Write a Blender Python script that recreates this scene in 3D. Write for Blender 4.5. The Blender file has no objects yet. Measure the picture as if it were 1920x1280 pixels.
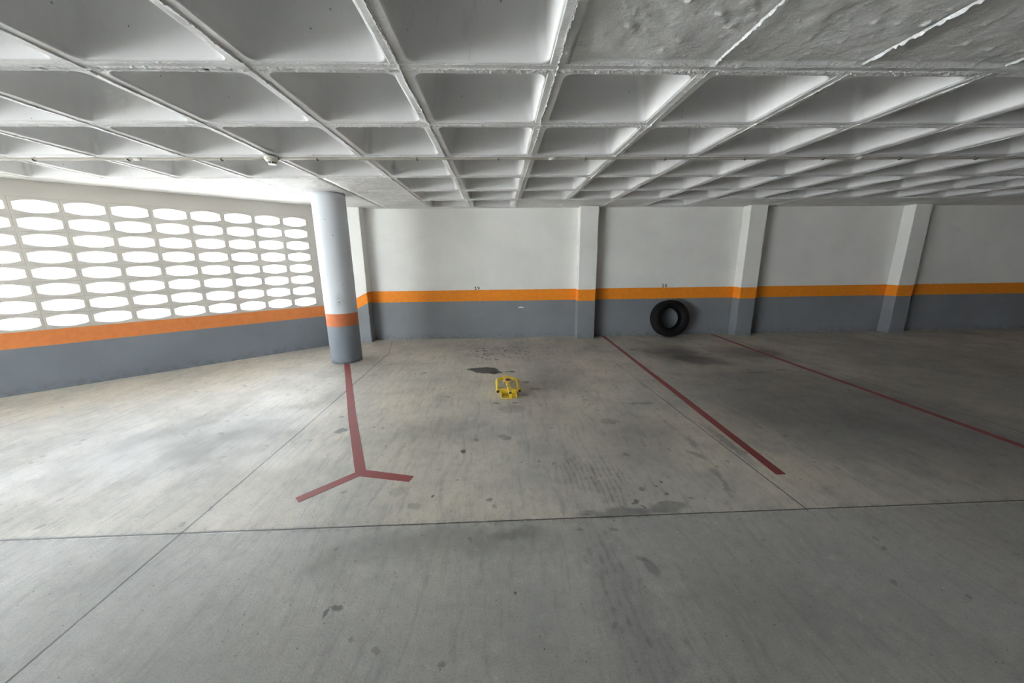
import bpy, bmesh, math, random
from mathutils import Vector, Matrix, noise
random.seed(7)
S = bpy.context.scene
COL = S.collection

# ------------------------------------------------------------------ camera
CAM_H = 1.55
CEIL = 2.552
cam_d = bpy.data.cameras.new('camera'); cam = bpy.data.objects.new('camera', cam_d); COL.objects.link(cam)
cam_d.sensor_width = 36.0; cam_d.sensor_fit = 'HORIZONTAL'
cam_d.lens = 663.06 * 36 / 1920; cam_d.clip_start = 0.05; cam_d.clip_end = 200
p, yw, ro = 0.2228227, 0.0339370, -0.0109276
f = Vector((math.sin(yw)*math.cos(p), math.cos(yw)*math.cos(p), -math.sin(p)))
rt = Vector((math.cos(yw), -math.sin(yw), 0)); up = rt.cross(f)
r2 = math.cos(ro)*rt + math.sin(ro)*up; u2 = -math.sin(ro)*rt + math.cos(ro)*up
m = Matrix((r2, u2, -f)).transposed().to_4x4(); m.translation = Vector((0, 0, CAM_H))
cam.matrix_world = m
S.camera = cam

# ------------------------------------------------------------------ world, sun, exposure
w = bpy.data.worlds.new('sky'); S.world = w; w.use_nodes = True
bg = w.node_tree.nodes['Background']
bg.inputs[0].default_value = (0.88, 0.945, 1.0, 1); bg.inputs[1].default_value = 24.0
sd = bpy.data.lights.new('sun', 'SUN'); sun = bpy.data.objects.new('sun', sd); COL.objects.link(sun)
sd.energy = 75; sd.angle = math.radians(.6); sd.color = (1, .98, .95)
sun.rotation_euler = Vector((-.95, .30, -1)).to_track_quat('-Z', 'Y').to_euler()
S.view_settings.view_transform = 'Standard'; S.view_settings.look = 'None'
S.view_settings.gamma = 1; S.view_settings.exposure = 0.30; S.view_settings.use_curve_mapping = False
S.cycles.max_bounces = 7; S.cycles.diffuse_bounces = 5
S.cycles.sample_clamp_indirect = 0

# ------------------------------------------------------------------ node helpers
class V:
    """wraps a shader socket so that arithmetic builds math nodes"""
    def __init__(s, nt, sock): s.nt, s.s = nt, sock
    def _m(s, op, *a, clamp=False):
        n = s.nt.nodes.new('ShaderNodeMath'); n.operation = op; n.use_clamp = clamp
        for i, x in enumerate((s,)+a):
            if isinstance(x, V): s.nt.links.new(x.s, n.inputs[i])
            else: n.inputs[i].default_value = x
        return V(s.nt, n.outputs[0])
    def __add__(s, o): return s._m('ADD', o)
    def __radd__(s, o): return s._m('ADD', o)
    def __sub__(s, o): return s._m('SUBTRACT', o)
    def __mul__(s, o): return s._m('MULTIPLY', o)
    def __rmul__(s, o): return s._m('MULTIPLY', o)
    def gt(s, o): return s._m('GREATER_THAN', o)
    def lt(s, o): return s._m('LESS_THAN', o)
    def abs(s): return s._m('ABSOLUTE')
    def sin(s): return s._m('SINE')
    def max(s, o): return s._m('MAXIMUM', o)
    def min(s, o): return s._m('MINIMUM', o)
    def inv(s):
        n = s.nt.nodes.new('ShaderNodeMath'); n.operation = 'SUBTRACT'; n.inputs[0].default_value = 1
        s.nt.links.new(s.s, n.inputs[1]); return V(s.nt, n.outputs[0])
    def ss(s, a, b, lo=0., hi=1.):
        n = s.nt.nodes.new('ShaderNodeMapRange'); n.interpolation_type = 'SMOOTHSTEP'
        s.nt.links.new(s.s, n.inputs[0])
        for i, x in enumerate((a, b, lo, hi)): n.inputs[i+1].default_value = x
        return V(s.nt, n.outputs[0])

class Mat:
    def __init__(s, name, rough=0.6, spec=0.5, metal=0.0):
        s.m = bpy.data.materials.new(name); s.m.use_nodes = True; s.nt = s.m.node_tree
        s.b = s.nt.nodes['Principled BSDF']; s.b.inputs['Roughness'].default_value = rough
        s.b.inputs['Metallic'].default_value = metal
        if 'Specular IOR Level' in s.b.inputs: s.b.inputs['Specular IOR Level'].default_value = spec
    def pos(s, obj=False):
        if obj:
            n = s.nt.nodes.new('ShaderNodeTexCoord'); return n.outputs['Object']
        n = s.nt.nodes.new('ShaderNodeNewGeometry'); return n.outputs['Position']
    def xyz(s, v):
        n = s.nt.nodes.new('ShaderNodeSeparateXYZ'); s.nt.links.new(v, n.inputs[0])
        return [V(s.nt, o) for o in n.outputs]
    def mapv(s, v, loc=(0,0,0), rot=(0,0,0), sc=(1,1,1), typ='POINT'):
        n = s.nt.nodes.new('ShaderNodeMapping'); n.vector_type = typ; s.nt.links.new(v, n.inputs[0])
        n.inputs['Location'].default_value = loc; n.inputs['Rotation'].default_value = rot; n.inputs['Scale'].default_value = sc
        return n.outputs[0]
    def noise(s, v, scale, detail=4, rough=.55, color=False, dist=0.):
        n = s.nt.nodes.new('ShaderNodeTexNoise'); s.nt.links.new(v, n.inputs['Vector'])
        n.inputs['Scale'].default_value = scale; n.inputs['Detail'].default_value = detail
        n.inputs['Roughness'].default_value = rough; n.inputs['Distortion'].default_value = dist
        return n.outputs['Color'] if color else V(s.nt, n.outputs['Fac'])
    def voro(s, v, scale, rnd=1.):
        n = s.nt.nodes.new('ShaderNodeTexVoronoi'); s.nt.links.new(v, n.inputs['Vector'])
        n.inputs['Scale'].default_value = scale; n.inputs['Randomness'].default_value = rnd
        return V(s.nt, n.outputs['Distance']), n.outputs['Color']
    def warp(s, v, scale, amp, detail=3):
        c = s.noise(v, scale, detail, color=True)
        a = s.nt.nodes.new('ShaderNodeVectorMath'); a.operation = 'SUBTRACT'
        s.nt.links.new(c, a.inputs[0]); a.inputs[1].default_value = (.5,.5,.5)
        b = s.nt.nodes.new('ShaderNodeVectorMath'); b.operation = 'SCALE'; s.nt.links.new(a.outputs[0], b.inputs[0]); b.inputs['Scale'].default_value = amp
        d = s.nt.nodes.new('ShaderNodeVectorMath'); d.operation = 'ADD'; s.nt.links.new(b.outputs[0], d.inputs[0]); s.nt.links.new(v, d.inputs[1])
        return d.outputs[0]
    def length(s, v):
        n = s.nt.nodes.new('ShaderNodeVectorMath'); n.operation = 'LENGTH'; s.nt.links.new(v, n.inputs[0]); return V(s.nt, n.outputs['Value'])
    def mix(s, fac, a, b, mode='MIX'):
        n = s.nt.nodes.new('ShaderNodeMix'); n.data_type = 'RGBA'; n.blend_type = mode; n.clamp_factor = True
        if isinstance(fac, V): s.nt.links.new(fac.s, n.inputs[0])
        else: n.inputs[0].default_value = fac
        for i, x in ((6, a), (7, b)):
            if isinstance(x, tuple): n.inputs[i].default_value = x + (1,) if len(x) == 3 else x
            else: s.nt.links.new(x, n.inputs[i])
        return n.outputs[2]
    def color(s, c):
        if isinstance(c, tuple): s.b.inputs['Base Color'].default_value = c + (1,)
        else: s.nt.links.new(c, s.b.inputs['Base Color'])
    def rough(s, v): s.nt.links.new(v.s, s.b.inputs['Roughness'])
    def bump(s, h, strength=.3, dist=.01):
        n = s.nt.nodes.new('ShaderNodeBump'); n.inputs['Strength'].default_value = strength; n.inputs['Distance'].default_value = dist
        s.nt.links.new(h.s, n.inputs['Height'])
        s.nt.links.new(n.outputs[0], s.b.inputs['Normal'])
    # soft-edged elliptical patch in world metres
    def patch(s, v, cx, cy, rx, ry, rot=0., soft=.35, z=None):
        q = s.mapv(v, (cx, cy, 0), (0, 0, math.radians(rot)), (rx, ry, 1e3), 'TEXTURE')
        return s.length(q).ss(1-soft, 1+soft, 1, 0)

# ------------------------------------------------------------------ mesh helpers
def link(name, bm, mats, parent=None, smooth=False, loc=None):
    me = bpy.data.meshes.new(name); bm.normal_update(); bm.to_mesh(me); bm.free()
    o = bpy.data.objects.new(name, me); COL.objects.link(o)
    for mm in (mats if isinstance(mats, (list, tuple)) else [mats]): me.materials.append(mm.m if isinstance(mm, Mat) else mm)
    if smooth:
        for pl in me.polygons: pl.use_smooth = True
    if parent: o.parent = parent
    if loc: o.location = loc
    return o
def tag(o, label=None, cat=None, group=None, kind=None):
    if label: o['label'] = label
    if cat: o['category'] = cat
    if group: o['group'] = group
    if kind: o['kind'] = kind
    return o
def empty(name, loc, rz=0, **k):
    o = bpy.data.objects.new(name, None); COL.objects.link(o); o.location = loc; o.rotation_euler = (0, 0, rz)
    o.empty_display_size = .1
    return tag(o, **k)
def box(bm, x0, x1, y0, y1, z0, z1, mat=0, bev=0.):
    g = bmesh.ops.create_cube(bm, size=1)['verts']
    for v in g:
        v.co = Vector((x0+(v.co.x+.5)*(x1-x0), y0+(v.co.y+.5)*(y1-y0), z0+(v.co.z+.5)*(z1-z0)))
    fs = {f for v in g for f in v.link_faces}
    for f_ in fs: f_.material_index = mat
    if bev > 0:
        es = list({e for v in g for e in v.link_edges})
        bmesh.ops.bevel(bm, geom=es, offset=bev, segments=2, affect='EDGES', profile=.5)
def prism(bm, pts, z0, z1, mat=0):
    a = [bm.verts.new((x, y, z0)) for x, y in pts]; b = [bm.verts.new((x, y, z1)) for x, y in pts]
    n = len(pts)
    fs = [bm.faces.new(b), bm.faces.new(a[::-1])]
    for i in range(n): fs.append(bm.faces.new((a[i], a[(i+1) % n], b[(i+1) % n], b[i])))
    for f_ in fs: f_.material_index = mat
    return fs
def rings(bm, rs, close=True, caps=(False, False), mat=0):
    vs = [[bm.verts.new(c) for c in r] for r in rs]
    n = len(rs[0])
    for a, b in zip(vs, vs[1:]):
        for i in range(n if close else n-1):
            f_ = bm.faces.new((a[i], a[(i+1) % n], b[(i+1) % n], b[i])); f_.material_index = mat
    if caps[0]: bm.faces.new(vs[0][::-1]).material_index = mat
    if caps[1]: bm.faces.new(vs[-1]).material_index = mat
    return vs
def tube(bm, path, r, n=16, inner=None, mat=0, caps=True):
    path = [Vector(q) for q in path]; out = []; prev = None
    for i, q in enumerate(path):
        t = (path[min(i+1, len(path)-1)] - path[max(i-1, 0)]).normalized()
        a = prev or (Vector((0, 0, 1)) if abs(t.z) < .9 else Vector((1, 0, 0)))
        nx = (a - t*a.dot(t)).normalized(); prev = nx; ny = t.cross(nx)
        out.append((q, nx, ny))
    def ring(k, rr): q, a, b = out[k]; return [q + rr*(math.cos(2*math.pi*j/n)*a + math.sin(2*math.pi*j/n)*b) for j in range(n)]
    o = [ring(k, r) for k in range(len(path))]
    if inner:
        d = len(path)-1
        rs = [ring(0, inner)] + o + [ring(d, inner)]
        # open ends: wall rim then a hollow bore running back inside the tube
        rs = [ring(k, inner) for k in range(min(3, d), -1, -1)] + o + [ring(k, inner) for k in range(d, max(d-3, 0)-1, -1)]
        rings(bm, rs, caps=(True, True), mat=mat)
    else: rings(bm, o, caps=(caps, caps), mat=mat)
def lathe(bm, prof, n=48, axis='Z', mat=0, caps=(False, False), closed=False):
    rs = []
    for r, h in prof:
        ring = []
        for j in range(n):
            a = 2*math.pi*j/n; c, s_ = r*math.cos(a), r*math.sin(a)
            ring.append(Vector((c, s_, h)) if axis == 'Z' else Vector((c, h, s_)))
        rs.append(ring)
    if closed: rs.append(rs[0])
    rings(bm, rs, caps=caps, mat=mat)
    if closed: bmesh.ops.remove_doubles(bm, verts=bm.verts, dist=1e-6)
def fix(bm): bmesh.ops.recalc_face_normals(bm, faces=bm.faces)

# ------------------------------------------------------------------ geometry constants
WY = 7.22                                   # long wall
A = Vector((-3.385, 6.711)); U = Vector((-.739, -.674)).normalized(); N = Vector((U.y, -U.x))  # diagonal block wall, N points outdoors
if N.dot(Vector((-1, 1))) < 0: N = -N

# ------------------------------------------------------------------ materials
WHITE = (.83, .825, .79); GREY = (.24, .255, .27); ORANGE = (.93, .29, .02)
def paint_wall(name, top, bot, slope=0., x0=0., white=WHITE, grey=GREY, orange=ORANGE, extra=None, concrete=False):
    M = Mat(name, .62, .3); P = M.pos(); x, y, z = M.xyz(P)
    wob = (M.noise(P, 9, 3) - .5) * .006
    zz = z + wob
    if slope: zz = zz - (x - x0) * slope
    n1 = M.noise(P, 1.3, 5); n2 = M.noise(P, 14, 5, .65)
    wh = M.mix(n1.ss(.35, .7), white, tuple(c*.93 for c in white))
    scuff = M.noise(M.mapv(P, sc=(1, 1, 3.2)), 2.2, 7, .7).ss(.58, .8)
    wh = M.mix(scuff * .22, wh, (.40, .41, .40))
    gr = M.mix(n1.ss(.3, .75), grey, tuple(c*.86 for c in grey))
    gr = M.mix(M.noise(P, 5, 6, .7).ss(.6, .85) * .4, gr, tuple(c*.55 for c in grey))
    low = z.ss(0., .16, 1, 0) * M.noise(P, 12, 4).ss(.35, .7)
    gr = M.mix(low * .5, gr, (.11, .115, .12))
    og = M.mix(n2.ss(.35, .7), orange, tuple(c*.9 for c in orange))
    c = M.mix(zz.gt(bot), gr, og); c = M.mix(zz.gt(top), c, wh)
    if extra: c = extra(M, P, c)
    M.color(c)
    M.bump(n2 * .6 + M.noise(P, 70, 3) * .35 + M.noise(P, 3, 3) * 1.0, .28, .006)
    return M
def back_extra(M, P, c):
    q = M.mapv(M.warp(P, 30, .03), (.44, WY, .627), (0, 0, 0), (.062, 1e3, .014), 'TEXTURE')
    c = M.mix(M.length(q).ss(.85, 1.1, 1, 0), c, (.85, .85, .85))
    q = M.mapv(M.warp(P, 12, .1), (.52, WY, .60), (0, 0, 0), (.13, 1e3, .05), 'TEXTURE')
    return M.mix(M.length(q).ss(.6, 1.3, .35, 0), c, (.26, .28, .30))
m_back = paint_wall('long_wall_paint', .992, .768, extra=back_extra)
m_pil1 = paint_wall('corner_pilaster_paint', .995, .79, slope=.52, x0=-2.56)
m_pil = paint_wall('pilaster_paint', .990, .768)
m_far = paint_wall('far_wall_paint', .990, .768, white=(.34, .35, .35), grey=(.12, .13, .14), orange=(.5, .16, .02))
m_colm = lambda: paint_wall('column_paint', .79, .595, extra=col_extra, white=(.68, .71, .75), orange=(.62, .19, .075), grey=(.23, .26, .30))
def col_extra(M, P, c):
    for (px, py, pz, r) in ((-2.50, 5.456, 2.17, .008), (-2.42, 5.475, 1.95, .009), (-2.63, 5.485, 2.11, .005), (-2.36, 5.515, 1.23, .006), (-2.44, 5.47, .97, .012), (-2.45, 5.47, 1.03, .009)):
        q = M.mapv(M.warp(P, 60, .008), (px, py, pz), (0, 0, 0), (r, .08, r), 'TEXTURE')
        c = M.mix(M.length(q).ss(.7, 1.1, .75, 0), c, (.12, .12, .12))
    q = M.mapv(M.warp(P, 9, .12), (-2.44, 5.47, 1.0), (0, 0, 0), (.06, .2, .13), 'TEXTURE')
    return M.mix(M.length(q).ss(.5, 1.3, .3, 0) * M.noise(P, 60, 4).ss(.4, .6), c, (.3, .3, .3))
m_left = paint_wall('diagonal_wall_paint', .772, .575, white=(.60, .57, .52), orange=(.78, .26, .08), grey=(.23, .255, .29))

mc = Mat('whitewashed_concrete', .6, .3); P = mc.pos()
a1 = mc.noise(P, 1.1, 5); a2 = mc.noise(P, 26, 6, .7)
c = mc.mix(a1.ss(.35, .7), (.77, .773, .773), (.69, .694, .696))
c = mc.mix(mc.noise(P, 3.3, 8, .75).ss(.60, .78) * .25, c, (.56, .57, .57))
d, _c = mc.voro(P, 9)
c = mc.mix(d.lt(.045) * mc.noise(P, 4, 2).gt(.5) * .8, c, (.22, .22, .22))
c = mc.mix(mc.noise(mc.mapv(P, sc=(3, 3, .35)), 3.5, 5, .7).ss(.58, .75) * .28, c, (.42, .42, .41))
mc.color(c)
mc.bump(a2 * .5 + mc.noise(P, 90, 3) * .3, .25, .006)
mr = Mat('rough_whitewash', .7, .3); P = mr.pos()
c = mr.mix(mr.noise(P, 2.1, 7, .7).ss(.45, .75), (.88, .886, .88), (.72, .728, .72))  # same paint as the coffers, lightened to mimic floor bounce on the ribs
c = mr.mix(mr.noise(mr.mapv(P, sc=(1, 5, 1)), 4, 8, .8).ss(.60, .72) * .6, c, (.36, .365, .36))
mr.color(c)
mr.bump(mr.noise(P, 30, 8, .8) * 1. + mr.noise(P, 9, 5) * 1.2, .8, .014)

class Skip(Exception): pass
def floor_material(reg):
    # the floor is laid in fields that share one concrete; each field's material carries the stains lying in it
    M = Mat('worn_concrete_floor', .5, .35); P = M.pos(); x, y, z = M.xyz(P)
    n_lo = M.noise(P, .55, 5, .6); n_mid = M.noise(P, 2.1, 6, .68); n_hi = M.noise(P, 17, 5, .75); n_vh = M.noise(P, 120, 2, .7)
    c = M.mix(n_lo.ss(.35, .68), (.68, .615, .50), (.55, .525, .475))
    c = M.mix(n_mid.ss(.4, .75) * .6, c, (.36, .35, .32))
    c = M.mix(M.noise(P, 3.7, 3, .7).ss(.55, .8) * .5, c, (.68, .63, .53))
    # the driving aisle in front of the sawn joint is a greyer, dirtier pour
    c = M.mix(y.ss(1.86, 1.885, .7, 0), c, (.37, .37, .35))
    c = M.mix(M.noise(P, 1.25, 5, .6).ss(.42, .7) * .45, c, (.34, .335, .31))
    # broom and tyre streaks running away from the viewer
    st = M.noise(M.mapv(M.warp(P, 1.2, .25, 1), rot=(0, 0, math.radians(-8)), sc=(9, .9, 1)), 2.4, 4, .75)
    c = M.mix(st.ss(.48, .72) * .5, c, (.27, .265, .25))
    st2 = M.noise(M.mapv(M.warp(P, 1.0, .3, 1), rot=(0, 0, math.radians(35)), sc=(10, .8, 1)), 1.7, 4, .75)
    c = M.mix(st2.ss(.5, .75) * .4 * x.ss(-1.6, .2, 1, .15), c, (.21, .215, .20))
    c = M.mix(n_hi.ss(.48, .75) * .5, c, (.26, .255, .235))
    c = M.mix(n_hi.ss(.28, .45, .35, 0), c, (.68, .65, .58))
    c = M.mix(n_vh.ss(.46, .72) * .42, c, (.22, .22, .20))
    W1 = M.warp(P, 3.0, .5, 4); W2 = M.warp(P, 14, .09, 2); W3 = M.warp(P, 5, .28, 3); W4 = M.warp(P, 4, .03, 1)
    def dark(mask, k, col=(.075, .075, .07)):
        nonlocal c
        try: mk = mask() if callable(mask) else mask
        except Skip: return
        c = M.mix(mk * k, c, col)
    marg = {id(W1): .26, id(W2): .05, id(W3): .15}
    def pt(Wv, cx, cy, rx, ry, rot=0., soft=.35):
        e = max(rx, ry)*(1+soft) + marg[id(Wv)] if abs(rot) > 1 else None
        ex, ey = (e, e) if e else (rx*(1+soft)+marg[id(Wv)], ry*(1+soft)+marg[id(Wv)])
        if cx+ex < reg[0] or cx-ex > reg[1] or cy+ey < reg[2] or cy-ey > reg[3]: raise Skip
        return M.patch(Wv, cx, cy, rx, ry, rot, soft)
    # paler floor left by the daylight side, chalky scuffs
    dark(lambda: pt(W1, -2.6, 3.7, .9, .7, soft=.5) * M.noise(M.warp(P, 2, .6, 1), 6, 5, .8).ss(.55, .7), .65, (.62, .62, .60))
    dark(lambda: pt(W1, -2.55, 3.0, .75, .6, soft=.6), .55, (.15, .155, .16)); dark(lambda: pt(W1, -2.0, 2.3, .7, .4, soft=.8), .3, (.2, .2, .2)); dark(lambda: pt(W1, -2.9, 4.6, 1.1, 1.3, soft=.7), .22, (.26, .255, .24)); dark(lambda: pt(W1, -3.6, 3.0, 1.2, 1.2, soft=.7), .45, (.17, .175, .18))
    dark(lambda: pt(W1, 3.6, 4.0, 1.35, 2.6, soft=.5), .36, (.15, .15, .14)); dark(lambda: pt(W1, 6.5, 4.0, 1.5, 2.6, soft=.5), .36, (.15, .15, .14))  # dimmer light of the right bays put into the floor colour
    # greasy parking bay beside the spare tyre
    dark(lambda: pt(W1, 2.95, 5.62, .42, .52, rot=8, soft=.6), .72, (.035, .035, .035))
    dark(lambda: pt(W1, 3.15, 5.25, .42, .22, rot=-25, soft=.55), .62, (.035, .035, .035))
    dark(lambda: pt(W1, 4.2, 5.65, .55, .35, soft=.7), .55, (.05, .05, .05))
    dark(lambda: pt(W1, 3.2, 4.2, .9, .5, soft=.8), .35, (.12, .12, .115))
    dark(lambda: pt(W1, 2.75, 3.2, .7, .5, soft=.8), .38, (.10, .10, .10))
    dark(lambda: pt(W1, 3.9, 3.2, .9, .9, soft=.8), .45, (.10, .10, .10))
    dark(lambda: pt(W1, .55, 6.2, 1.9, .55, soft=.8), .30, (.15, .145, .135))
    dark(lambda: pt(W1, .75, 4.7, .35, .6, soft=.8), .36, (.16, .15, .14))
    dark(lambda: pt(W1, .5, 3.6, .25, 1.1, rot=-4, soft=.8), .22, (.16, .155, .145))
    dark(lambda: pt(W1, -.6, 3.05, .35, .28, soft=.7), .35, (.17, .165, .15))
    dark(lambda: pt(W1, 1.2, 2.9, .45, .35, soft=.8), .30, (.16, .155, .145))
    dark(lambda: pt(W3, -.3, 1.72, .55, .1, soft=.7), .38, (.13, .13, .12))
    dark(lambda: pt(W3, .05, 1.75, .16, .06, soft=.6), .40, (.12, .12, .11))
    dark(lambda: pt(W1, .1, .95, 1.6, .35, soft=.9), .25, (.16, .16, .155))
    dark(lambda: pt(W1, -1.3, 1.2, .4, .3, soft=.9), .22, (.16, .16, .14))
    dark(lambda: pt(W3, -.95, 1.6, .1, .1, soft=.8), .35, (.15, .15, .12))
    dark(lambda: pt(W1, 1.15, 1.3, .35, .3, soft=.9), .3, (.15, .155, .14))
    # sharp-edged stains
    for a in ((-.23, 4.97, .20, .145, -12), (-.06, 4.87, .10, .05, -28), (-.40, 5.03, .11, .05, 5), (-.10, 4.83, .075, .05, -10)):
        dark(lambda a=a: pt(W2, *a[:4], rot=a[4], soft=.12), .95, (.055, .06, .055))
    dark(lambda: pt(W2, .16, 4.87, .035, .05, rot=0, soft=.3), .8, (.09, .09, .085)); dark(lambda: pt(W2, .13, 4.88, .09, .02, soft=.3), .7, (.1, .1, .09))
    dark(lambda: pt(W2, -1.53, 3.145, .045, .07, rot=-10, soft=.15), .85, (.125, .135, .125))
    dark(lambda: pt(W2, .76, 1.50, .030, .055, rot=12, soft=.3), .5, (.14, .14, .14)); dark(lambda: pt(W2, .735, 1.54, .03, .016, rot=-20, soft=.3), .45, (.14, .14, .14))
    dark(lambda: pt(W2, 1.06, 1.945, .12, .05, soft=.25), .55, (.15, .15, .14)); dark(lambda: pt(W2, .74, 1.91, .26, .04, rot=2, soft=.5), .6, (.12, .12, .12))
    dark(lambda: pt(W2, 1.585, 2.30, .03, .05, soft=.6), .4, (.14, .14, .13)); dark(lambda: pt(W2, 1.56, 2.14, .018, .14, rot=-14, soft=.6), .4, (.14, .14, .13))
    dark(lambda: pt(W2, 1.65, 2.74, .03, .1, rot=-15, soft=.6), .5, (.15, .15, .14)); dark(lambda: pt(W2, 1.58, 2.55, .025, .09, rot=30, soft=.6), .5, (.15, .15, .14))
    dark(lambda: pt(W2, 1.95, 2.75, .04, .3, soft=.7), .55, (.12, .12, .12))
    for a in ((-.33, 2.70, .016, .022, .95), (-.47, 2.14, .011, .012, .9), (-.23, 2.90, .03, .03, .5), (.05, 2.91, .04, .03, .5), (.0, 2.95, .03, .03, .4), (-.1, 2.08, .03, .02, .6),
              (-1.66, 3.46, .02, .03, .6), (1.13, 2.20, .012, .012, .8), (1.08, 2.17, .014, .011, .7), (1.10, 2.09, .016, .014, .7), (1.26, 2.02, .014, .012, .6),
              (.87, 2.01, .02, .014, .7), (.90, 1.96, .008, .02, .8), (.97, 2.13, .022, .014, .5), (-.58, 2.03, .04, .03, .3), (-.72, 2.20, .06, .05, .22), (-1.10, 1.0, .02, .02, .4),
              (1.55, 3.62, .14, .035, .45), (1.06, 3.2, .1, .05, .3), (-.78, 1.36, .02, .02, .7), (-.81, 1.33, .008, .03, .7), (.05, 1.38, .012, .012, .7), (-.25, 1.1, .02, .015, .5),
              (.0, 4.2, .05, .05, .5), (.33, 4.4, .05, .04, .55), (.42, 4.15, .07, .03, .5), (.28, 3.95, .05, .03, .45), (-.05, 3.72, .03, .02, .6), (.16, 3.72, .03, .02, .6),
              (.12, 3.55, .15, .1, .3), (-1.1, 4.9, .05, .03, .5), (-.62, 3.95, .03, .02, .6), (3.75, 6.3, .05, .03, .6), (3.45, 5.6, .1, .03, .6), (3.75, 5.5, .06, .03, .6),
              (2.35, 6.0, .07, .04, .6), (3.6, 4.6, .25, .02, .5), (4.0, 4.7, .12, .03, .5)):
        dark(lambda: pt(W2, a[0], a[1], a[2], a[3], soft=.35), a[4], (.085, .085, .08))
    # cluster of drip marks in front of number 19
    dd, _ = M.voro(M.mapv(W2, sc=(1, .75, 1)), 11)
    dark(lambda: pt(W1, -.05, 5.95, .5, .5, soft=.3) * dd.lt(.31) * M.noise(P, 7, 3).gt(.40), .92, (.10, .085, .08))
    dd, _ = M.voro(W2, 6.5)
    dark(dd.lt(.13) * M.noise(P, 2.3, 2).gt(.52), .45, (.13, .13, .12))
    dd, _ = M.voro(P, 21)
    dark(dd.lt(.07) * M.noise(P, 5, 2).gt(.5), .75, (.07, .07, .065))
    # ribbed tyre prints
    wx, wy, wz = M.xyz(W4)
    xs_ = wx + (wy - 2.2)._m('POWER', 2.) * .18
    rib = (xs_ * (2*math.pi/.040)).sin().ss(-.3, .6)
    for a_ in ((.56, 2.36, .14, .22), (.76, 2.26, .13, .3)):
        dark(lambda: pt(W3, *a_, soft=.35), .22, (.19, .185, .18)); dark(lambda: pt(W3, *a_, soft=.35) * rib * n_hi.ss(.35, .6), .35, (.13, .13, .125))
    xs2 = wx + wy * .08
    rib2 = (xs2 * (2*math.pi/.045)).sin().ss(-.2, .7)
    dark(lambda: pt(W3, .56, 1.30, .10, .55, rot=5, soft=.7), .28, (.17, .165, .17)); dark(lambda: pt(W3, .56, 1.30, .10, .55, rot=5, soft=.7) * rib2 * n_hi.ss(.4, .65), .38, (.11, .11, .11))
    dark(lambda: pt(W3, .78, 1.0, .10, .3, rot=12, soft=.7) * rib2.inv() * n_hi.ss(.4, .65), .25, (.12, .12, .12))
    # arc-like tyre mark on the open side of the bay
    q = M.mapv(W3, (-.35, 4.3, 0)); rr = M.length(M.mapv(q, sc=(1, 1, 0)))
    dark((rr - 1.35).abs().ss(.01, .06, 1, 0) * x.gt(.3), .25, (.15, .145, .14))
    # sawn joints
    Pj = M.warp(P, 40, .006, 1); jx, jy, jz = M.xyz(Pj)
    def jl(xa, ya, xb, yb, wd, k, col, off=0):
        if max(xa, xb)+.1 < reg[0] or min(xa, xb)-.1 > reg[1] or max(ya, yb) < reg[2] or min(ya, yb) > reg[3]: return
        k_ = (xb-xa)/(yb-ya)
        e = (jx - (jy - ya)*k_ - (xa + off)).abs().ss(wd*.6, wd*1.3, 1, 0) * jy.gt(min(ya, yb)) * jy.lt(max(ya, yb))
        dark(e, k, col)
    jl(-2.18, 7.04, -1.96, 6.11, .006, .7, (.08, .08, .075)); jl(-1.96, 6.11, -1.91, 3.2, .0065, .85, (.06, .06, .055)); jl(-1.91, 3.2, -1.91, 1.87, .006, .85, (.06, .06, .055))
    jl(1.70, 6.9, 1.81, 4.46, .006, .5, (.09, .09, .085)); jl(1.81, 4.46, 1.92, 1.87, .006, .8, (.07, .07, .065)); jl(1.81, 4.46, 1.92, 1.87, .004, .6, (.6, .6, .56), off=.012)
    jl(-1.91, 1.87, -1.93, -5, .006, .8, (.06, .06, .055)); jl(4.6, 6.9, 4.7, 1.87, .006, .7, (.06, .06, .055))
    ef = (jy - jx*.006 - 1.872).abs()
    dark(ef.ss(.0028, .0065, 1, 0), .9, (.035, .035, .03)); dark(ef.ss(.0, .06, 1, 0) * n_hi.ss(.4, .7), .35, (.12, .12, .11))
    M.color(c)
    M.rough(n_mid.ss(.3, .8, .42, .68))
    M.bump(n_hi * .9 + n_vh * .8 - ef.ss(.002, .010, 1, 0) * 3., .24, .006)
    return M

def simple(name, col, rough=.5, metal=0., var=.12, sc=20, spec=.5, bump=.1, dirt=None):
    M = Mat(name, rough, spec, metal); P = M.pos(obj=True)
    n = M.noise(P, sc, 5, .65)
    cc = M.mix(n.ss(.35, .7), col, tuple(q*(1-var) for q in col))
    if dirt: cc = M.mix(M.noise(P, sc*1.7, 6, .75).ss(.56, .72) * dirt[1], cc, dirt[0])
    M.color(cc)
    if bump: M.bump(n, bump, .002)
    return M
m_red = Mat('worn_red_line_paint', .55, .3); P = m_red.pos()
c = m_red.mix(m_red.noise(P, 4, 5).ss(.35, .7), (.27, .055, .052), (.225, .06, .06))
c = m_red.mix(m_red.noise(P, 60, 6, .8).ss(.56, .72) * .5, c, (.30, .20, .18)); m_red.color(c)
m_yel = simple('chipped_yellow_enamel', (.82, .60, .06), .36, 0, .15, 25, dirt=((.25, .15, .03), .35))
m_blk = simple('hollow_shade_black', (.012, .012, .012), .7)  # flat black for the shade inside tube ends and keyhole
m_rub = simple('tyre_rubber', (.006, .006, .0068), .65, 0, .3, 14, spec=.22)
m_pvc = simple('beige_conduit_plastic', (.40, .37, .31), .5)
m_pvc2 = simple('pale_coupling_plastic', (.62, .60, .54), .5)
m_clip = simple('black_clip_plastic', (.015, .015, .015), .6)
m_det = simple('aged_white_plastic', (.66, .63, .56), .45)
m_detd = simple('detector_grille', (.10, .095, .09), .6)
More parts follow.
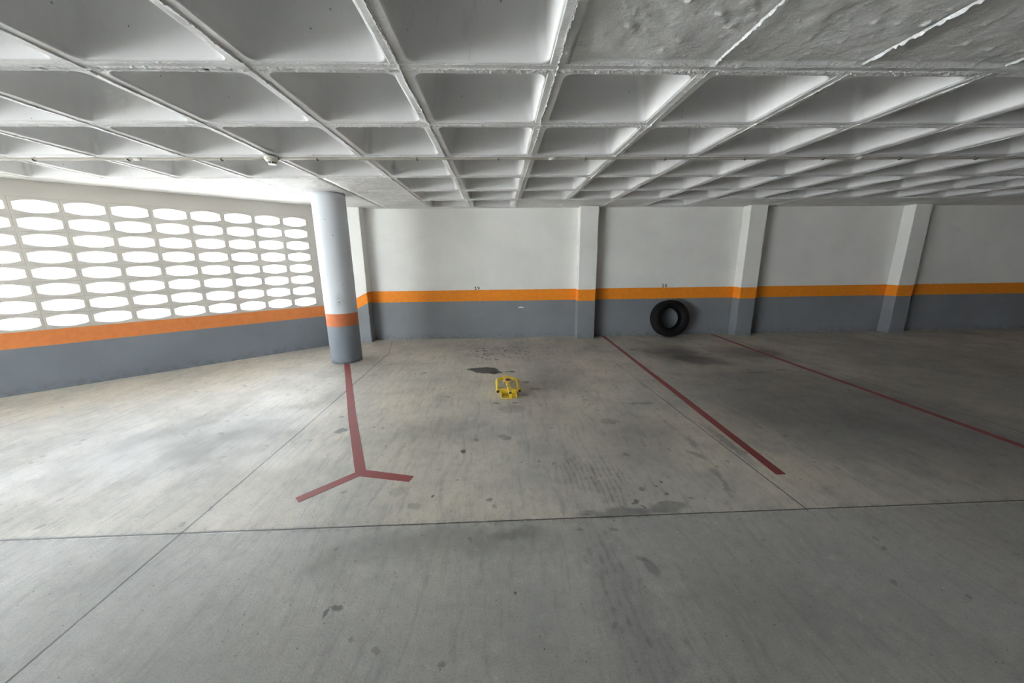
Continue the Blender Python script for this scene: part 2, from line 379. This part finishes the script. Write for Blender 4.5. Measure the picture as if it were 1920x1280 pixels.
m_num = simple('black_stencil_paint', (.012, .012, .012), .7)
m_rust = simple('rusty_lock', (.16, .06, .045), .55, .2, .4, 60)
m_out = simple('sunlit_yard_concrete', (.55, .55, .54), .8, 0, .1, 2)

# ------------------------------------------------------------------ floor, ground outside
bm = bmesh.new()
def clip_line(off, s0, s1): return [A + U*s0 + N*off, A + U*s1 + N*off]
pa, pb = A + N*.16 + U*-.9, A + N*.16 + U*13
outl = [(13.2, -6.2), (13.2, 7.4), (pa.x, 7.4), (pa.x, pa.y), (pb.x, pb.y), (pb.x, -6.2)]
def cut(pts, ax, lim, keep_less):
    out = []; sg = 1 if keep_less else -1
    for i in range(len(pts)):
        a, b = pts[i], pts[(i+1) % len(pts)]; da, db = sg*(a[ax]-lim), sg*(b[ax]-lim)
        if da <= 0: out.append(a)
        if (da < 0 < db) or (db < 0 < da):
            t = da/(da-db); out.append((a[0]+(b[0]-a[0])*t, a[1]+(b[1]-a[1])*t))
    return out
gx, gy = [-99, -1.0, .02, .7, 1.35, 2.6, 99], [-99, 1.75, 2.75, 4.6, 99]; fmats = []
prism(bm, outl, -.2, 0); bm.faces.ensure_lookup_table(); fix(bm)
topf = max(bm.faces, key=lambda f_: f_.calc_center_median().z); bmesh.ops.delete(bm, geom=[topf], context='FACES_ONLY')
for i in range(len(gx)-1):
    for j in range(len(gy)-1):
        pl = cut(cut(cut(cut(outl, 0, gx[i], False), 0, gx[i+1], True), 1, gy[j], False), 1, gy[j+1], True)
        if len(pl) < 3: continue
        fc = bm.faces.new([bm.verts.new((a_, b_, 0)) for a_, b_ in pl]); fc.normal_update()
        if fc.normal.z < 0: fc.normal_flip()
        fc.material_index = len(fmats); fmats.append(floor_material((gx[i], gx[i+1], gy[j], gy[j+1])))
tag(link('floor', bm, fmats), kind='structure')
bm = bmesh.new(); box(bm, -60, 60, -60, 60, -.4, -.21)
tag(link('yard_ground_1', bm, m_out), kind='structure')  # ground slab of the yard outside, not a trim

# ------------------------------------------------------------------ long wall, far walls
bm = bmesh.new(); box(bm, -3.2, 13.0, WY, WY+.2, 0, CEIL+.4)
tag(link('wall_back', bm, m_back), kind='structure')
bm = bmesh.new(); box(bm, 13.0, 13.2, -6.0, WY+.2, 0, CEIL+.4)
tag(link('wall_right', bm, m_far), kind='structure')
bm = bmesh.new(); box(bm, -9, 13.0, -6.2, -6.0, 0, CEIL+.4)
tag(link('wall_front', bm, m_far), kind='structure')

# ------------------------------------------------------------------ diagonal wall with pierced blocks
def left_wall():
    bm = bmesh.new(); T = .13
    def Wp(s, z, d):            # s along the wall away from the corner, d depth outwards
        q = A + U*s + N*d; return Vector((q.x, q.y, z))
    NB, RB, BW, BH = 30, 8, .394, .1975; Z0 = .775
    def slab(s0, s1, z0, z1):
        vs = [bm.verts.new(Wp(s, z, d)) for d in (0, T) for s, z in ((s0, z0), (s1, z0), (s1, z1), (s0, z1))]
        for f_ in ((0,1,2,3), (7,6,5,4), (0,4,5,1), (1,5,6,2), (2,6,7,3), (3,7,4,0)): bm.faces.new([vs[i] for i in f_])
    L = NB*BW
    slab(-.45, L+.02, 0, Z0); slab(-.45, L+.02, Z0+RB*BH, CEIL+.06); slab(-.45, 0, Z0, Z0+RB*BH)
    def outline(hw, hs, hc, n=9):  # barrel-shaped opening: straight ends, bowed top and bottom
        pts = []
        for i in range(n): t = -1+2*i/(n-1); pts.append((t*hw, -(hs+(hc-hs)*(1-t*t))))
        for i in range(n): t = 1-2*i/(n-1); pts.append((t*hw, hs+(hc-hs)*(1-t*t)))
        return pts
    for i in range(NB):
        for j in range(RB):
            sc, zc = (i+.5)*BW, Z0+(j+.5)*BH
            js, jz = random.uniform(-.003, .003), random.uniform(-.002, .002)
            def rect(n=9, g=0.):
                pts = []
                for k in range(n): pts.append(((-1+2*k/(n-1))*(BW/2-g), -(BH/2-g)))
                for k in range(n): pts.append(((1-2*k/(n-1))*(BW/2-g), BH/2-g))
                return pts
            def R3(pts, d, a=0, b=0): return [Wp(sc+a+x_, zc+b+y_, d) for x_, y_ in pts]
            rs = [R3(rect(), .003), R3(rect(g=.0025), 0.), R3(outline(.171, .045, .076), 0., js, jz),
                  R3(outline(.165, .038, .0695), .018, js, jz), R3(outline(.160, .034, .066), .07, js, jz),
                  R3(outline(.170, .044, .075), T, js, jz), R3(rect(), T)]
            rings(bm, rs)
    bmesh.ops.remove_doubles(bm, verts=bm.verts, dist=1e-4); fix(bm)
    return link('wall_left', bm, m_left)
tag(left_wall(), kind='structure')

# ------------------------------------------------------------------ waffle ceiling
XS = [-2.126, -1.286, -.5, .332, 1.165, 1.971, 2.781, 3.613]
while XS[0] > -11.5: XS.insert(0, XS[0]-.82)
while XS[-1] < 13.: XS.append(min(XS[-1]+.82, 13.2))
YS = [2.162, 2.955, 3.776, 4.621, 5.472, 6.265, 7.06]
while YS[0] > -6.: YS.insert(0, YS[0]-.82)
def facade(q): return (Vector(q) - A).dot(N)
def is_solid(x0, x1, y0, y1):
    cx, cy = (x0+x1)/2, (y0+y1)/2
    if max(facade(q) for q in ((x0, y0), (x0, y1), (x1, y0), (x1, y1))) > -.05: return True
    if cx < -1.286 and cy > 4.62: return True
    if cy > 6.265 and (.33 < cx < 2.78 or cx > 3.61): return True
    if .332 < cx and 1.3 < cy < 2.162: return True
    if cx > 12.4: return True
    return False
def clip_poly(pts, lim):
    out = []
    for i in range(len(pts)):
        a, b = pts[i], pts[(i+1) % len(pts)]; da, db = facade(a)-lim, facade(b)-lim
        if da <= 0: out.append(a)
        if (da < 0) != (db < 0):
            t = da/(da-db); out.append((a[0]+(b[0]-a[0])*t, a[1]+(b[1]-a[1])*t))
    return out
HR = .054
def rr_ring(x0, x1, y0, y1, r, z, n=7):
    pts = []
    for (cx, cy, a0) in ((x1-r, y1-r, 0), (x0+r, y1-r, 90), (x0+r, y0+r, 180), (x1-r, y0+r, 270)):
        for k in range(n):
            a = math.radians(a0+90*k/(n-1)); pts.append(Vector((cx+r*math.cos(a), cy+r*math.sin(a), z)))
    return pts
def rect_ring(x0, x1, y0, y1, ref, z, n=7):
    pts = []; h = n//2
    for ci, (cx, cy) in enumerate(((x1, y1), (x0, y1), (x0, y0), (x1, y0))):
        for k in range(n):
            q = ref[ci*n+k]
            if k == h: pts.append(Vector((cx, cy, z)))
            elif (k < h) == (ci % 2 == 0): pts.append(Vector((cx, q.y, z)))
            else: pts.append(Vector((q.x, cy, z)))
    return pts
def ragged(bm, p0, p1, hmax, wmin=.003, wmax=.009, step=.012, lat=.004, zb=CEIL, mat=1):
    p0, p1 = Vector(p0), Vector(p1); L = (p1-p0).length; n = max(2, int(L/step)); t = (p1-p0)/L; s_ = Vector((-t.y, t.x))
    prev = None; gap = 0
    for i in range(n+1):
        q = p0 + t*(L*i/n); nn = noise.noise(Vector((q.x*3, q.y*3, 1.7)))
        h = hmax*(.35+.65*random.random())*(.75+.5*nn); w0 = random.uniform(wmin, wmax); w1 = random.uniform(wmin, wmax)
        q = q + s_*(random.uniform(-lat, lat)*.6 + .005*noise.noise(Vector((q.x*1.5, q.y*1.5, 5))))
        cur = [bm.verts.new((q.x-s_.x*w0, q.y-s_.y*w0, zb+.001)), bm.verts.new((q.x+s_.x*random.uniform(-.003, .003), q.y+s_.y*random.uniform(-.003, .003), zb-h)),
               bm.verts.new((q.x+s_.x*w1, q.y+s_.y*w1, zb+.001))]
        if prev:
            for k in (0, 1): bm.faces.new((prev[k], prev[k+1], cur[k+1], cur[k])).material_index = mat
        prev = cur
def step_strip(bm, xx, ya, yb):
    # one edge of the rib sits a little lower and breaks off raggedly along the seam
    n = int((yb-ya)/.009); prev = None
    for k in range(n+1):
        y = ya+(yb-ya)*k/n; h = .0075*(.6+.8*noise.noise(Vector((xx, y*4, 2)))) + random.uniform(0, .002)
        if random.random() < .05: h += .005
        e = .004*noise.noise(Vector((xx*3, y*9, 4))) + random.uniform(-.0035, .0025)
        t = min(1, k/4, (n-k)/4)
        cur = [bm.verts.new(q) for q in ((xx-.049, y, CEIL+.001), (xx-.042, y, CEIL-.004*t), (xx-.012, y, CEIL-h*.8*t+.0004), (xx-.004+e, y, CEIL-h*t), (xx-.003+e, y, CEIL+.002))]
        if prev:
            for a in range(4): bm.faces.new((prev[a], prev[a+1], cur[a+1], cur[a])).material_index = 1
        prev = cur
def crumbs(bm, xa, xb, yy):
    n = int((xb-xa)/.011); prev = None
    for k in range(n+1):
        x = xa+(xb-xa)*k/n; cur = []
        for q in range(5):
            h = 0 if q in (0, 4) else max(0, .009*noise.noise(Vector((x*28, q*1.7, yy*5))) + random.uniform(-.003, .006))
            cur.append(bm.verts.new((x+random.uniform(-.003, .003), yy+.008+.010*q, CEIL+(.001 if q in (0, 4) else 0)-h)))
        if prev:
            for a in range(4): bm.faces.new((prev[a], prev[a+1], cur[a+1], cur[a])).material_index = 1
        prev = cur
def cx_seam(x): return abs(x+2.126) < 1e-4
def ceiling():
    bm = bmesh.new(); D = .30; solid = {}
    for i in range(len(XS)-1):
        for j in range(len(YS)-1):
            x0, x1, y0, y1 = XS[i], XS[i+1], YS[j], YS[j+1]
            if min(facade(q) for q in ((x0, y0), (x0, y1), (x1, y0), (x1, y1))) > .2: solid[i, j] = None; continue
            so = is_solid(x0, x1, y0, y1); solid[i, j] = so
            if not so:
                a, b, c_, d_ = x0+HR, x1-HR, y0+HR, y1-HR
                if y1 > 7: d_ = y1-.03
                def rg(ins, r, z): return rr_ring(a+ins, b-ins, c_+ins, d_-ins, r, z)
                lip = rg(-.004, .058, CEIL)
                rs = [rect_ring(x0, x1, y0, y1, lip, CEIL), lip, rg(.002, .054, CEIL+.004), rg(.006, .052, CEIL+.014),
                      rg(.02, .055, CEIL+.10), rg(.038, .06, CEIL+D*.72), rg(.055, .065, CEIL+D-.03), rg(.075, .07, CEIL+D-.008), rg(.11, .06, CEIL+D)]
                vs = rings(bm, rs, caps=(False, True))
                for f_ in {f_ for v in vs[0] for f_ in v.link_faces}: f_.material_index = 1
                continue
            inside = max(facade(q) for q in ((x0, y0), (x0, y1), (x1, y0), (x1, y1))) < .2
            if inside:
                near = 1.3 < y0+.4 < 2.2
                nx = 84 if near else 22
                rec = .018 if near else 0.
                grid = []
                for u_ in range(nx+1):
                    row = []
                    for v_ in range(nx+1):
                        fx, fy = u_/nx, v_/nx
                        if u_ == 1: fx = .009
                        if u_ == nx-1: fx = .991
                        xx, yy = x0+(x1-x0)*fx, y0+(y1-y0)*fy
                        z = CEIL
                        if near:
                            e = min(fy*(y1-y0), (y1-yy), xx-.332) - .045
                            z += rec*min(1, max(0, e/.015))
                            z += .006*noise.noise(Vector((xx*4, yy*4, 0))) + .004*noise.noise(Vector((xx*13, yy*13, 3))) - .010*max(0, noise.noise(Vector((xx*21, yy*21, 9)))-.42)/.3
                            if 0 < u_ < nx and 0 < v_ < nx and random.random() < .012: z -= random.uniform(.002, .007)
                        elif 0 < u_ < nx and 0 < v_ < nx:
                            z += .005*noise.noise(Vector((xx*4, yy*4, 0))) + .004*noise.noise(Vector((xx*17, yy*11, 6)))
                            if random.random() < .04: z -= random.uniform(.003, .009)
                        if cx_seam(xx) and y0 > 4.6: z += .030 + .012*noise.noise(Vector((xx, yy*6, 1)))
                        row.append(bm.verts.new((xx, yy, z)))
                    grid.append(row)
                for u_ in range(nx):
                    for v_ in range(nx):
                        f_ = bm.faces.new((grid[u_][v_], grid[u_][v_+1], grid[u_+1][v_+1], grid[u_+1][v_])); f_.material_index = 1; f_.smooth = True
            else:
                pl = clip_poly([(x0, y0), (x1, y0), (x1, y1), (x0, y1)], .2)
                if len(pl) > 2: bm.faces.new([bm.verts.new((a_, b_, CEIL)) for a_, b_ in pl]).material_index = 1
    # solid edge along the long wall
    y0, y1 = YS[-1], WY+.2
    bm.faces.new([bm.verts.new(q) for q in ((-3.9, y0, CEIL), (13.2, y0, CEIL), (13.2, y1, CEIL), (-3.9, y1, CEIL))]).material_index = 1
    # upper face of the slab and its rim
    tp = [(13.2, YS[0]), (13.2, y1), (-3.9, y1)] + [tuple(A+N*.2+U*-.1), tuple(A+N*.2+U*13)] + [((A+N*.2+U*13).x, YS[0])]
    a = [bm.verts.new((q[0], q[1], CEIL+.42)) for q in tp]; b = [bm.verts.new((q[0], q[1], CEIL)) for q in tp]
    bm.faces.new(a)
    for k in range(len(tp)): bm.faces.new((a[k], a[(k+1) % len(tp)], b[(k+1) % len(tp)], b[k]))
    # ragged casting seams under the ribs
    for i, xx in enumerate(XS[1:-1], 1):
        for j in range(len(YS)-1):
            if YS[j] < -1.5: continue
            l, r_ = solid.get((i-1, j)), solid.get((i, j))
            if l is None or r_ is None: continue
            both = l and r_
            z = CEIL
            if both and 1.3 < YS[j]+.4 < 2.2: ragged(bm, (xx, YS[j]+.05), (xx, YS[j+1]-.05), .020, .003, .007, zb=CEIL+.012); continue
            if both and cx_seam(xx): pass
            elif both: ragged(bm, (xx, YS[j]), (xx, YS[j+1]), .007, lat=.004)
            else:
                step_strip(bm, xx, YS[j]+.03, YS[j+1]-.03)
                ragged(bm, (xx+.002, YS[j]), (xx+.002, YS[j+1]), .014, .002, .005, step=.010, lat=.004)
    for j, yy in enumerate(YS[1:], 1):
        if yy < -1.5: continue
        for i in range(len(XS)-1):
            near_ = solid.get((i, j-1)); far_ = solid.get((i, j), True)
            if near_ is None or far_ is None: continue
            both = near_ and far_
            ragged(bm, (XS[i], yy), (XS[i+1], yy), .004 if both else .010, lat=.003)
            if not both:
                crumbs(bm, XS[i], XS[i+1], yy)
                ragged(bm, (XS[i], yy-.044), (XS[i+1], yy-.044), .006, .003, .007, step=.014, lat=.004)
    o = link('ceiling', bm, [mc, mr])
    return o
ceil = tag(ceiling(), kind='structure')
for pl in ceil.data.polygons:
    if pl.material_index == 0 and len(pl.vertices) == 4: pl.use_smooth = True

# ------------------------------------------------------------------ pilasters
def pilaster(x0, x1, y0, mat, label):
    bm = bmesh.new(); n = 64; rs = []
    for k in range(n+1):
        z = CEIL*k/n
        def j(s_, a): return a*noise.noise(Vector((s_*9.1, z*6, x0))) + .5*a*noise.noise(Vector((s_*5.7, z*26, x0)))
        e1, e2 = abs(j(1, .006)), abs(j(2, .010))
        if random.random() < .06: e2 += .006
        b = .006
        rs.append([Vector((x0, WY+.02, z)), Vector((x0+j(3, .003), y0+b+e1, z)), Vector((x0+b*.4+e1*.4, y0+b*.4+e1*.4, z)), Vector((x0+b+e1, y0, z)), Vector(((x0+x1)/2, y0+j(4, .002), z)),
                   Vector((x1-b-e2, y0, z)), Vector((x1-b*.4-e2*.4, y0+b*.4+e2*.4, z)), Vector((x1+j(5, .003), y0+b+e2, z)), Vector((x1, WY+.02, z))])
    rings(bm, rs, caps=(True, True)); fix(bm)
    return tag(link('pilaster', bm, mat), label, 'pilaster', kind='structure')
pilaster(-3.12, -2.560, 6.985, m_pil1, 'white and grey pilaster in the corner behind the round column, its orange band painted sloping')
pilaster(1.560, 1.915, 7.0, m_pil, 'square white and grey pilaster between numbers 19 and 20')
pilaster(4.850, 5.190, 7.0, m_pil, 'square white and grey pilaster right of the tyre')
pilaster(8.140, 8.480, 7.0, m_pil, 'square white and grey pilaster far right on the long wall')

# ------------------------------------------------------------------ round column
bm = bmesh.new(); prof = []
R0 = .234; n = 64; rs = []
for k in range(49):
    z = CEIL*k/48; ring = []
    for j in range(n):
        a = 2*math.pi*j/n; r_ = R0 + .0015*noise.noise(Vector((math.cos(a)*2, math.sin(a)*2, z*2)))
        if z < .05: r_ += .004*noise.noise(Vector((math.cos(a)*9, math.sin(a)*9, z*20)))
        ring.append(Vector((r_*math.cos(a), r_*math.sin(a), z)))
    rs.append(ring)
rings(bm, rs, caps=(True, True)); fix(bm)
o = link('round_column', bm, m_colm(), smooth=True, loc=(-2.515, 5.69, 0))
tag(o, 'round painted concrete column standing at the head of the red Y-shaped mark', 'column', kind='structure')

# ------------------------------------------------------------------ painted floor lines
def marking(pts, label):
    bm = bmesh.new(); prism(bm, pts, .0, .0015); fix(bm)
    return tag(link('floor_marking', bm, m_red), label, 'floor marking')
marking([(-2.47, 5.46), (-1.55, 3.37), (-1.12, 2.44), (-1.41, 2.16), (-1.36, 2.11), (-1.07, 2.39), (-.68, 2.30), (-.66, 2.37), (-1.05, 2.47), (-1.50, 3.45), (-2.38, 5.46)],
        'red painted Y-shaped bay mark on the floor running from the round column')
marking([(2.135, 7.19), (2.085, 5.3), (2.055, 4.0), (2.025, 2.98), (2.01, 2.25), (2.085, 2.25), (2.10, 2.95), (2.125, 3.74), (2.145, 5.2), (2.19, 7.19)],
        'long red painted bay line on the floor between bays 19 and 20')
marking([(4.44, 7.19), (4.37, 5.45), (4.30, 2.25), (4.375, 2.25), (4.44, 5.45), (4.50, 7.19)],
        'red painted bay line on the floor right of the tyre')

# ------------------------------------------------------------------ numbers stencilled on the wall
def number(txt, x, z, h, label):
    # painted digits; the one carries a foot serif like a stencil face
    bm = bmesh.new()
    for k, ch in enumerate(txt):
        cxx = (k-.5)*h*.92
        if ch == '1':
            s_ = h*.12
            prism(bm, [(cxx-s_, h*.1), (cxx+s_, h*.1), (cxx+s_, h), (cxx-s_*.6, h), (cxx-h*.30, h*.80), (cxx-h*.27, h*.66), (cxx-s_, h*.76)], 0, .0009)
            prism(bm, [(cxx-h*.32, 0), (cxx+h*.32, 0), (cxx+h*.32, h*.16), (cxx-h*.32, h*.16)], 0, .0009)
            continue
        cu = bpy.data.curves.new('digit', 'FONT'); cu.body = ch; cu.size = h*1.32; cu.extrude = .00045; cu.offset = h*.022; cu.align_x = 'CENTER'; cu.resolution_u = 6
        t = bpy.data.objects.new('digit', cu); COL.objects.link(t)
        dg = bpy.context.evaluated_depsgraph_get(); me = bpy.data.meshes.new_from_object(t.evaluated_get(dg))
        me.transform(Matrix.Translation((cxx, .0, .0009)) @ Matrix.Diagonal((1.15, 1, 1, 1))); bm.from_mesh(me)
        bpy.data.objects.remove(t); bpy.data.meshes.remove(me)
    for f_ in bm.faces: f_.material_index = 0
    o = link('wall_number', bm, m_num); o.rotation_euler = (math.pi/2, 0, 0); o.location = (x, WY, z)
    return tag(o, label, 'number')
number('19', -.448, .998, .064, 'small black number 19 painted on the white wall above the orange band')
number('20', 3.392, 1.000, .064, 'small black number 20 painted on the white wall above the tyre')

# ------------------------------------------------------------------ tyre leaning on the wall
def tyre():
    root = empty('tyre', (3.475, 6.945, 0), math.radians(0), label='black tyre leaning against the long wall under number 20', cat='tyre')
    RO, RI, W = .372, .218, .235
    n = 160; hw = W/2
    prof = [(RI, -hw*.72), (RI+.012, -hw*.82), (RI+.03, -hw*.93), (RI+.055, -hw*1.0), (RI+.085, -hw*1.01), (RO-.035, -hw*.97), (RO-.02, -hw*.90), (RO-.008, -hw*.80)]
    tread = []
    gro = [-.5, -.17, .17, .5]; y = -hw*.78
    pts = [(-.78, 0), (-.55, 0), (-.54, 1), (-.46, 1), (-.45, 0), (-.21, 0), (-.20, 1), (-.13, 1), (-.12, 0), (.12, 0), (.13, 1), (.20, 1), (.21, 0), (.45, 0), (.46, 1), (.54, 1), (.55, 0), (.78, 0)]
    for t, g in pts: tread.append((RO - .004*abs(t)**2 - (.008 if g else 0), hw*t))
    outer = prof + tread + [(r, -h) for r, h in prof[::-1]]
    inner = [(RI+.004, hw*.62), (RI+.03, hw*.78), (RI+.07, hw*.88), (RO-.045, hw*.82), (RO-.022, hw*.6), (RO-.017, 0), (RO-.022, -hw*.6), (RO-.045, -hw*.82), (RI+.07, -hw*.88), (RI+.03, -hw*.78), (RI+.004, -hw*.62)]
    bm = bmesh.new(); rs = []
    no = len(outer)
    for idx, (r, h) in enumerate(outer + inner):
        ring = []
        for j in range(n):
            a = 2*math.pi*j/n; rr = r
            if idx < no and (len(prof)-3 <= idx <= len(prof)+1 or no-len(prof)-2 <= idx < no-len(prof)+3) and j % 4 == 0: rr -= .006   # shoulder sipes
            ring.append(Vector((rr*math.cos(a), h, rr*math.sin(a))))
        rs.append(ring)
    rs.append(rs[0]); rings(bm, rs); bmesh.ops.remove_doubles(bm, verts=bm.verts, dist=1e-6); fix(bm)
    tilt = math.radians(-8.5)
    Mx = Matrix.Rotation(tilt, 4, 'X')
    for v in bm.verts: v.co = Mx @ v.co
    zmin = min(v.co.z for v in bm.verts)
    ymax = max(v.co.y for v in bm.verts)
    for v in bm.verts: v.co.z -= zmin
    o = link('casing', bm, m_rub, root, smooth=True)
    o['label'] = 'black rubber casing with grooved tread'
    root.location.y = WY - ymax - .002
    # bead rings seen inside the hole
    bm = bmesh.new()
    for s_ in (-1, 1):
        lathe(bm, [(RI-.004, s_*hw*.70), (RI+.006, s_*hw*.78), (RI+.016, s_*hw*.74), (RI+.006, s_*hw*.62)], 96, 'Y', closed=True)
    for v in bm.verts: v.co = Mx @ v.co; v.co.z -= zmin
    fix(bm); b = link('bead', bm, m_rub, root, smooth=True)
tyre()

# ------------------------------------------------------------------ folding parking barrier
def barrier():
    root = empty('parking_barrier', (.092, 3.865, 0), math.radians(1.5), label='yellow folding steel parking barrier lying flat on the floor of bay 19', cat='parking barrier')
    def arch(c0, w_, d_): return [(c0 + w_*math.cos(math.pi - math.pi*k/12), .0 + d_*math.sin(math.pi*k/12)) for k in range(13)]
    pts = [(-.088, .16), (-.088, .0), (-.078, .0)] + arch(-.026, .046, .062) + arch(.060, .018, .045) + [(.088, 0), (.088, .16)]
    bm = bmesh.new(); prism(bm, pts, 0, .007); fix(bm); link('base_plate', bm, m_yel, root)
    bm = bmesh.new(); prism(bm, [(-.080, -.008), (.088, -.008), (.088, .001), (-.080, .001)], 0, .007); fix(bm); link('front_rim', bm, m_yel, root)
    for s_ in (-1, 1):
        bm = bmesh.new(); box(bm, s_*.0905-.0022, s_*.0905+.0022, .0, .165, .0, .035, bev=.0008); link('side_cheek', bm, m_yel, root)
    bm = bmesh.new(); box(bm, -.088, .088, .118, .165, .0075, .066, bev=.004); link('hinge_housing', bm, m_yel, root)
    for s_ in (-1, 1):
        bm = bmesh.new(); tube(bm, [(s_*.107, .142, .045), (s_*.089, .142, .045)], .0185, 20); fix(bm); link('pivot_tube', bm, m_yel, root)
    # hoop
    hz = .047; hw = .1285; path = [(-hw, .095, hz), (-hw, .13, hz), (-hw, .3, hz), (-hw, .455, hz)]
    def bend(c, r_, a0, a1, n=8):
        return [(c[0]+r_*math.cos(math.radians(a0+(a1-a0)*k/n)), c[1]+r_*math.sin(math.radians(a0+(a1-a0)*k/n)), hz) for k in range(n+1)]
    path += bend((-hw+.075, .485), .075, 180, 118) + bend((0., .47), .130, 108, 90, 4)
    path += [(-x_, y_, z_) for x_, y_, z_ in path[::-1]]
    q = [path[0]]
    for a in path[1:]:
        if (Vector(a)-Vector(q[-1])).length > .004: q.append(a)
    bm = bmesh.new(); tube(bm, q, .0215, 20, inner=.0175); fix(bm); hoop = link('hoop', bm, m_yel, root, smooth=True)
    for s_ in (-1, 1):
        bm = bmesh.new(); tube(bm, [(s_*hw, .099, hz), (s_*hw, .103, hz)], .0177, 20)
        h = link('bore_shade', bm, m_blk, hoop); h['label'] = 'black disc painted as the shade inside the tube end'  # black disc stands in for the shade inside the hoop tube
    # centre arm of square tube, open at the front
    bm = bmesh.new(); z0, z1 = .067, .097; t = .003
    def rect(y_, i_):
        cx = .012 - .05*(y_+.05); return [Vector((cx-.0185+i_, y_, z0+i_)), Vector((cx+.0185-i_, y_, z0+i_)), Vector((cx+.0185-i_, y_, z1-i_)), Vector((cx-.0185+i_, y_, z1-i_))]
    rings(bm, [rect(.30, t), rect(-.05, t), rect(-.05, 0), rect(.50, 0)], caps=(True, True)); fix(bm)
    arm = link('centre_arm', bm, m_yel, root)
    bm = bmesh.new(); box(bm, -.003, .027, -.046, -.043, .0705, .0935); h = link('bore_shade', bm, m_blk, arm); h['label'] = 'black plate painted as the shade inside the square tube'  # black plate in the arm's mouth, painted shade of its hollow
    bm = bmesh.new(); box(bm, -.018, .022, .150, .160, .066, .0985, bev=.001); h = link('weld_collar', bm, m_rust, arm); h['label'] = 'brownish seam across the arm'
    bm = bmesh.new(); box(bm, -.007, .031, -.034, -.029, .0, .0665, bev=.001); link('arm_foot', bm, m_yel, root)
    bm = bmesh.new(); box(bm, -.045, .012, .46, .555, .0695, .1005, bev=.004); link('arm_clasp', bm, m_yel, root)
    bm = bmesh.new(); box(bm, -.060, .034, .295, .362, .0975, .104, bev=.002); box(bm, -.060, -.053, .295, .362, .07, .098, bev=.001); link('lock_bracket', bm, m_yel, root)
    bm = bmesh.new(); lathe(bm, [(.027, .104), (.027, .113), (.023, .118)], 28, caps=(True, True)); fix(bm)
    for v in bm.verts: v.co.x = v.co.x*1.35+.004; v.co.y += .332
    lk = link('lock', bm, m_rust, root, smooth=False); lk['label'] = 'rusty reddish brown round lock'
    bm = bmesh.new(); box(bm, .000, .006, .318, .345, .1175, .1195); link('keyhole', bm, m_blk, lk)
barrier()

# ------------------------------------------------------------------ conduit under the ceiling
def conduit(xa, xb, label):
    y, z = 3.74, CEIL-.029
    root = empty('conduit', (xa, y, z), label=label, cat='conduit'    )
    bm = bmesh.new(); path = [((xb-xa)*k/48, .0, .0015*math.sin(k*1.3)) for k in range(49)]
    tube(bm, path, .0115, 14); link('pipe', bm, m_pvc, root, smooth=True)
    for a, b in ((.505, .575), (-3.4, -3.33), (3.6, 3.67)):
        if not xa < a < xb: continue
        a -= xa; b -= xa
        bm = bmesh.new(); tube(bm, [(a, 0, 0), (b, 0, 0)], .0145, 16); link('coupling', bm, m_pvc2, root, smooth=True)
    for cx in (-4.3, -3.45, -2.6, -1.711, -.768, .012, .866, 1.656, 2.462, 3.26, 4.06, 4.86, 5.66, 6.46, 7.3, 8.1, 8.9):
        if not xa < cx < xb: continue
        cx -= xa
        bm = bmesh.new()
        tube(bm, [(cx, .016*math.cos(math.radians(a)), .0155*math.sin(math.radians(a))) for a in range(60, -200, -20)], .0048, 8)
        tube(bm, [(cx-.001, .008, .012), (cx-.002, .010, .016)], .004, 8)
        link('clip', bm, m_clip, root)
conduit(-2.135+.063, 12.9, 'long thin beige conduit pipe clipped under the ceiling, running right from the smoke detector')
conduit(-6.4, -2.135-.063, 'thin beige conduit pipe under the ceiling left of the smoke detector')

# ------------------------------------------------------------------ smoke detector
def detector():
    root = empty('smoke_detector', (-2.135, 3.735, CEIL-.0135), label='small white smoke detector under the ceiling between two runs of conduit', cat='smoke detector')
    root.scale = (1, 1, .85)
    bm = bmesh.new(); lathe(bm, [(.058, 0), (.062, -.006), (.062, -.026), (.056, -.034)], 48, caps=(True, True)); fix(bm); link('mounting_base', bm, m_det, root, smooth=False)
    bm = bmesh.new(); lathe(bm, [(.052, -.034), (.047, -.046), (.040, -.054)], 48, caps=(True, True)); fix(bm); link('sensor_body', bm, m_det, root)
    bm = bmesh.new(); lathe(bm, [(.033, -.054), (.031, -.072)], 40, caps=(True, True)); fix(bm); g = link('grille', bm, m_detd, root)
    for k in range(10):
        a = 2*math.pi*k/10; bm = bmesh.new()
        tube(bm, [(.037*math.cos(a), .037*math.sin(a), -.053), (.033*math.cos(a), .033*math.sin(a), -.074)], .0035, 8); link('vent_bar', bm, m_det, g)
    bm = bmesh.new(); lathe(bm, [(.036, -.072), (.036, -.076), (.028, -.080)], 40, caps=(True, True)); fix(bm); link('end_cap', bm, m_det, root)
detector()
